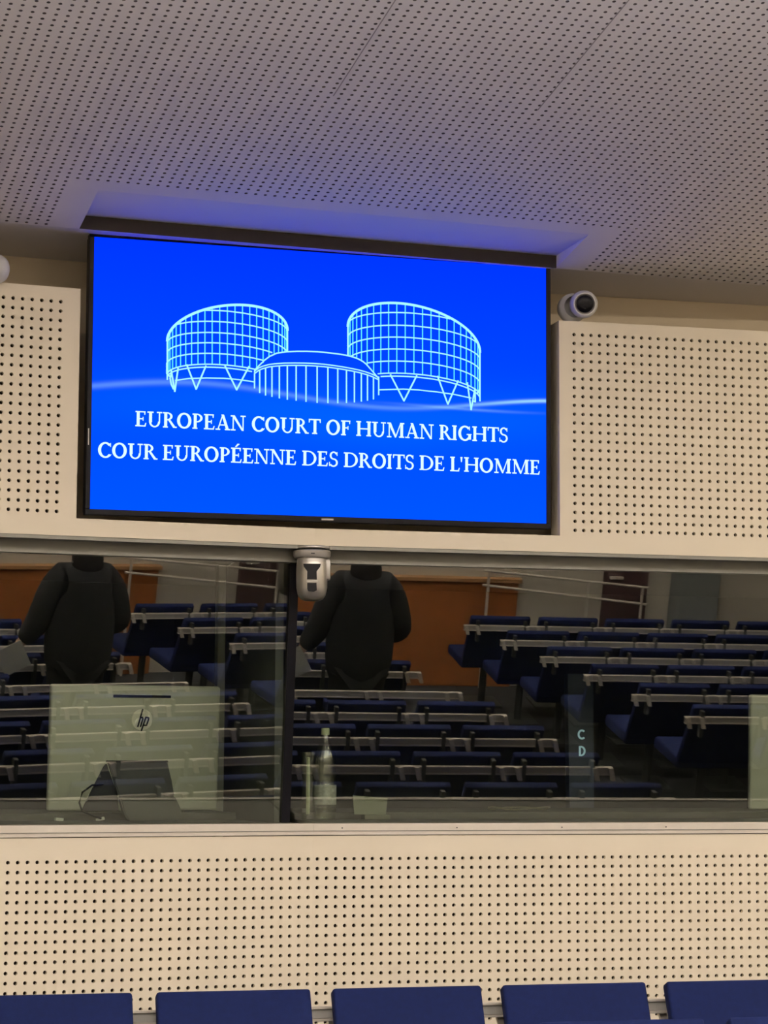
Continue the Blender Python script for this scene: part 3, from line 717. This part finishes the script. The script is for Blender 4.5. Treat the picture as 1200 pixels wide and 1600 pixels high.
# ------------------------------------------------------------------ standing visitor in the rows, seen only as a reflection
def skin(name, joints, edges, m, parent=None, sub=2, root=0):
    me = bpy.data.meshes.new(name); me.from_pydata([j[:3] for j in joints], edges, []); me.update()
    o = bpy.data.objects.new(name, me); C.objects.link(o)
    o.modifiers.new('skin', 'SKIN')
    for i, j in enumerate(joints):
        me.skin_vertices[0].data[i].radius = (j[3], j[4] if len(j) > 4 else j[3]); me.skin_vertices[0].data[i].use_root = (i == root)
    s = o.modifiers.new('sub', 'SUBSURF'); s.levels = sub; s.render_levels = sub
    dg = bpy.context.evaluated_depsgraph_get(); nm = bpy.data.meshes.new_from_object(o.evaluated_get(dg))
    for p in nm.polygons: p.use_smooth = True
    bpy.data.objects.remove(o)
    return link(name, nm, m, parent)
# local: feet at z=0, faces +y (towards the booths)
J = [(0, 0, .93, .15, .11), (0, .0, 1.10, .15, .11), (0, .0, 1.30, .19, .12), (0, 0, 1.44, .15, .10), (0, .01, 1.52, .055), (0, .02, 1.60, .075, .085), (0, .02, 1.70, .08, .095), (0, .02, 1.765, .05, .06),
     (.19, 0, 1.40, .065), (.27, .02, 1.13, .05), (.37, .06, .98, .034), (.40, .09, .93, .026, .018),
     (-.19, 0, 1.40, .065), (-.25, -.02, 1.13, .05), (-.20, .20, 1.04, .036), (-.16, .28, 1.05, .028, .018),
     (.10, 0, .84, .09), (.11, .02, .47, .06), (.11, -.01, .09, .04), (.12, .15, .03, .035, .025),
     (-.10, 0, .84, .09), (-.11, .02, .47, .06), (-.11, -.01, .09, .04), (-.12, .15, .03, .035, .025)]
Ed = [(0, 1), (1, 2), (2, 3), (3, 4), (4, 5), (5, 6), (6, 7), (3, 8), (8, 9), (9, 10), (10, 11), (3, 12), (12, 13), (13, 14), (14, 15), (0, 16), (16, 17), (17, 18), (18, 19), (0, 20), (20, 21), (21, 22), (22, 23)]
for s, w_ in ((1, 11), (-1, 15)):
    for k in range(4):
        b = len(J); x = s*(.175-.015*k)
        ln = (.030, .034, .032, .026)[k]
        if s == 1: J += [(.405-.008*k, .085+.014*k, .895, .009), (.408-.008*k, .085+.014*k, .895-ln, .008), (.400-.008*k, .080+.014*k, .872-ln, .007)]
        else: J += [(x-s*.01, .31, 1.062-.004*k, .009), (x-s*.018, .31+ln, 1.058, .008), (x-s*.03, .315+ln, 1.03, .007)]
        Ed += [(w_, b), (b, b+1), (b+1, b+2)]
    b = len(J); J += [(s*.135, .285, 1.075, .010), (s*.118, .315, 1.078, .008)] if s < 0 else [(.375, .11, .91, .010), (.365, .12, .88, .008)]; Ed += [(w_, b), (b, b+1)]
px_, py_ = PX, PY
pz_ = ramp_z(py_)
per = empty('person', (px_, py_, pz_), PI); tag(per, 'person in a dark coat with dark hair, back turned, mirrored in the booth window', 'person')
skin('body', J, Ed, m_skin, per)
Jc = [(0, -.005, .70, .24, .17), (0, -.005, 1.05, .25, .18), (0, -.005, 1.32, .25, .17), (0, 0, 1.52, .15, .13), (.20, 0, 1.38, .10), (.28, .01, 1.13, .09), (.36, .06, .99, .055), (-.20, 0, 1.38, .10), (-.27, -.02, 1.13, .09), (-.20, .22, 1.045, .06)]
skin('coat', Jc, [(0, 1), (1, 2), (2, 3), (3, 4), (4, 5), (5, 6), (3, 7), (7, 8), (8, 9)], m_coat, per)
skin('trousers', [(0, 0, .90, .15, .12), (.10, 0, .82, .10), (.11, .02, .47, .075), (.11, -.01, .12, .065), (-.10, 0, .82, .10), (-.11, .02, .47, .075), (-.11, -.01, .12, .065)], [(0, 1), (1, 2), (2, 3), (0, 4), (4, 5), (5, 6)], m_coat, per)
skin('hair', [(0, -.05, 1.42, .13, .06), (0, -.03, 1.58, .11, .09), (0, -.01, 1.70, .10, .11), (0, .0, 1.775, .065, .075)], [(0, 1), (1, 2), (2, 3)], m_hair, per)
bm = bmesh.new()
for s in (-1, 1): lathe(bm, [(0, -.012), (.010, -.006), (.012, 0), (.010, .006), (0, .012)], 12, Matrix.Translation((s*.03, .098, 1.655)))
obj('eyes', bm, m_white, per, True)
obj('nose', lathe(bmesh.new(), [(0, .02), (.008, .005), (.014, -.018), (0, -.024)], 12, Matrix.Translation((0, .112, 1.635))), m_skin, per, True)
obj('mouth', bx(bmesh.new(), -.022, .095, 1.592, .022, .108, 1.599, bev=.002), mat('lips', (.32, .12, .1), .5), per)
bm = bx(bmesh.new(), -.09, 0, -.10, .09, .003, .10, mtx=Matrix.Translation((-.43, .0, .90)) @ Matrix.Rotation(-.2, 4, 'X') @ Matrix.Rotation(-.5, 4, 'Y'))
q = obj('paper_sheet', bm, m_paper); q.location = (px_, py_, pz_); tag(q, 'white sheet of paper held by the person in the dark coat', 'paper')
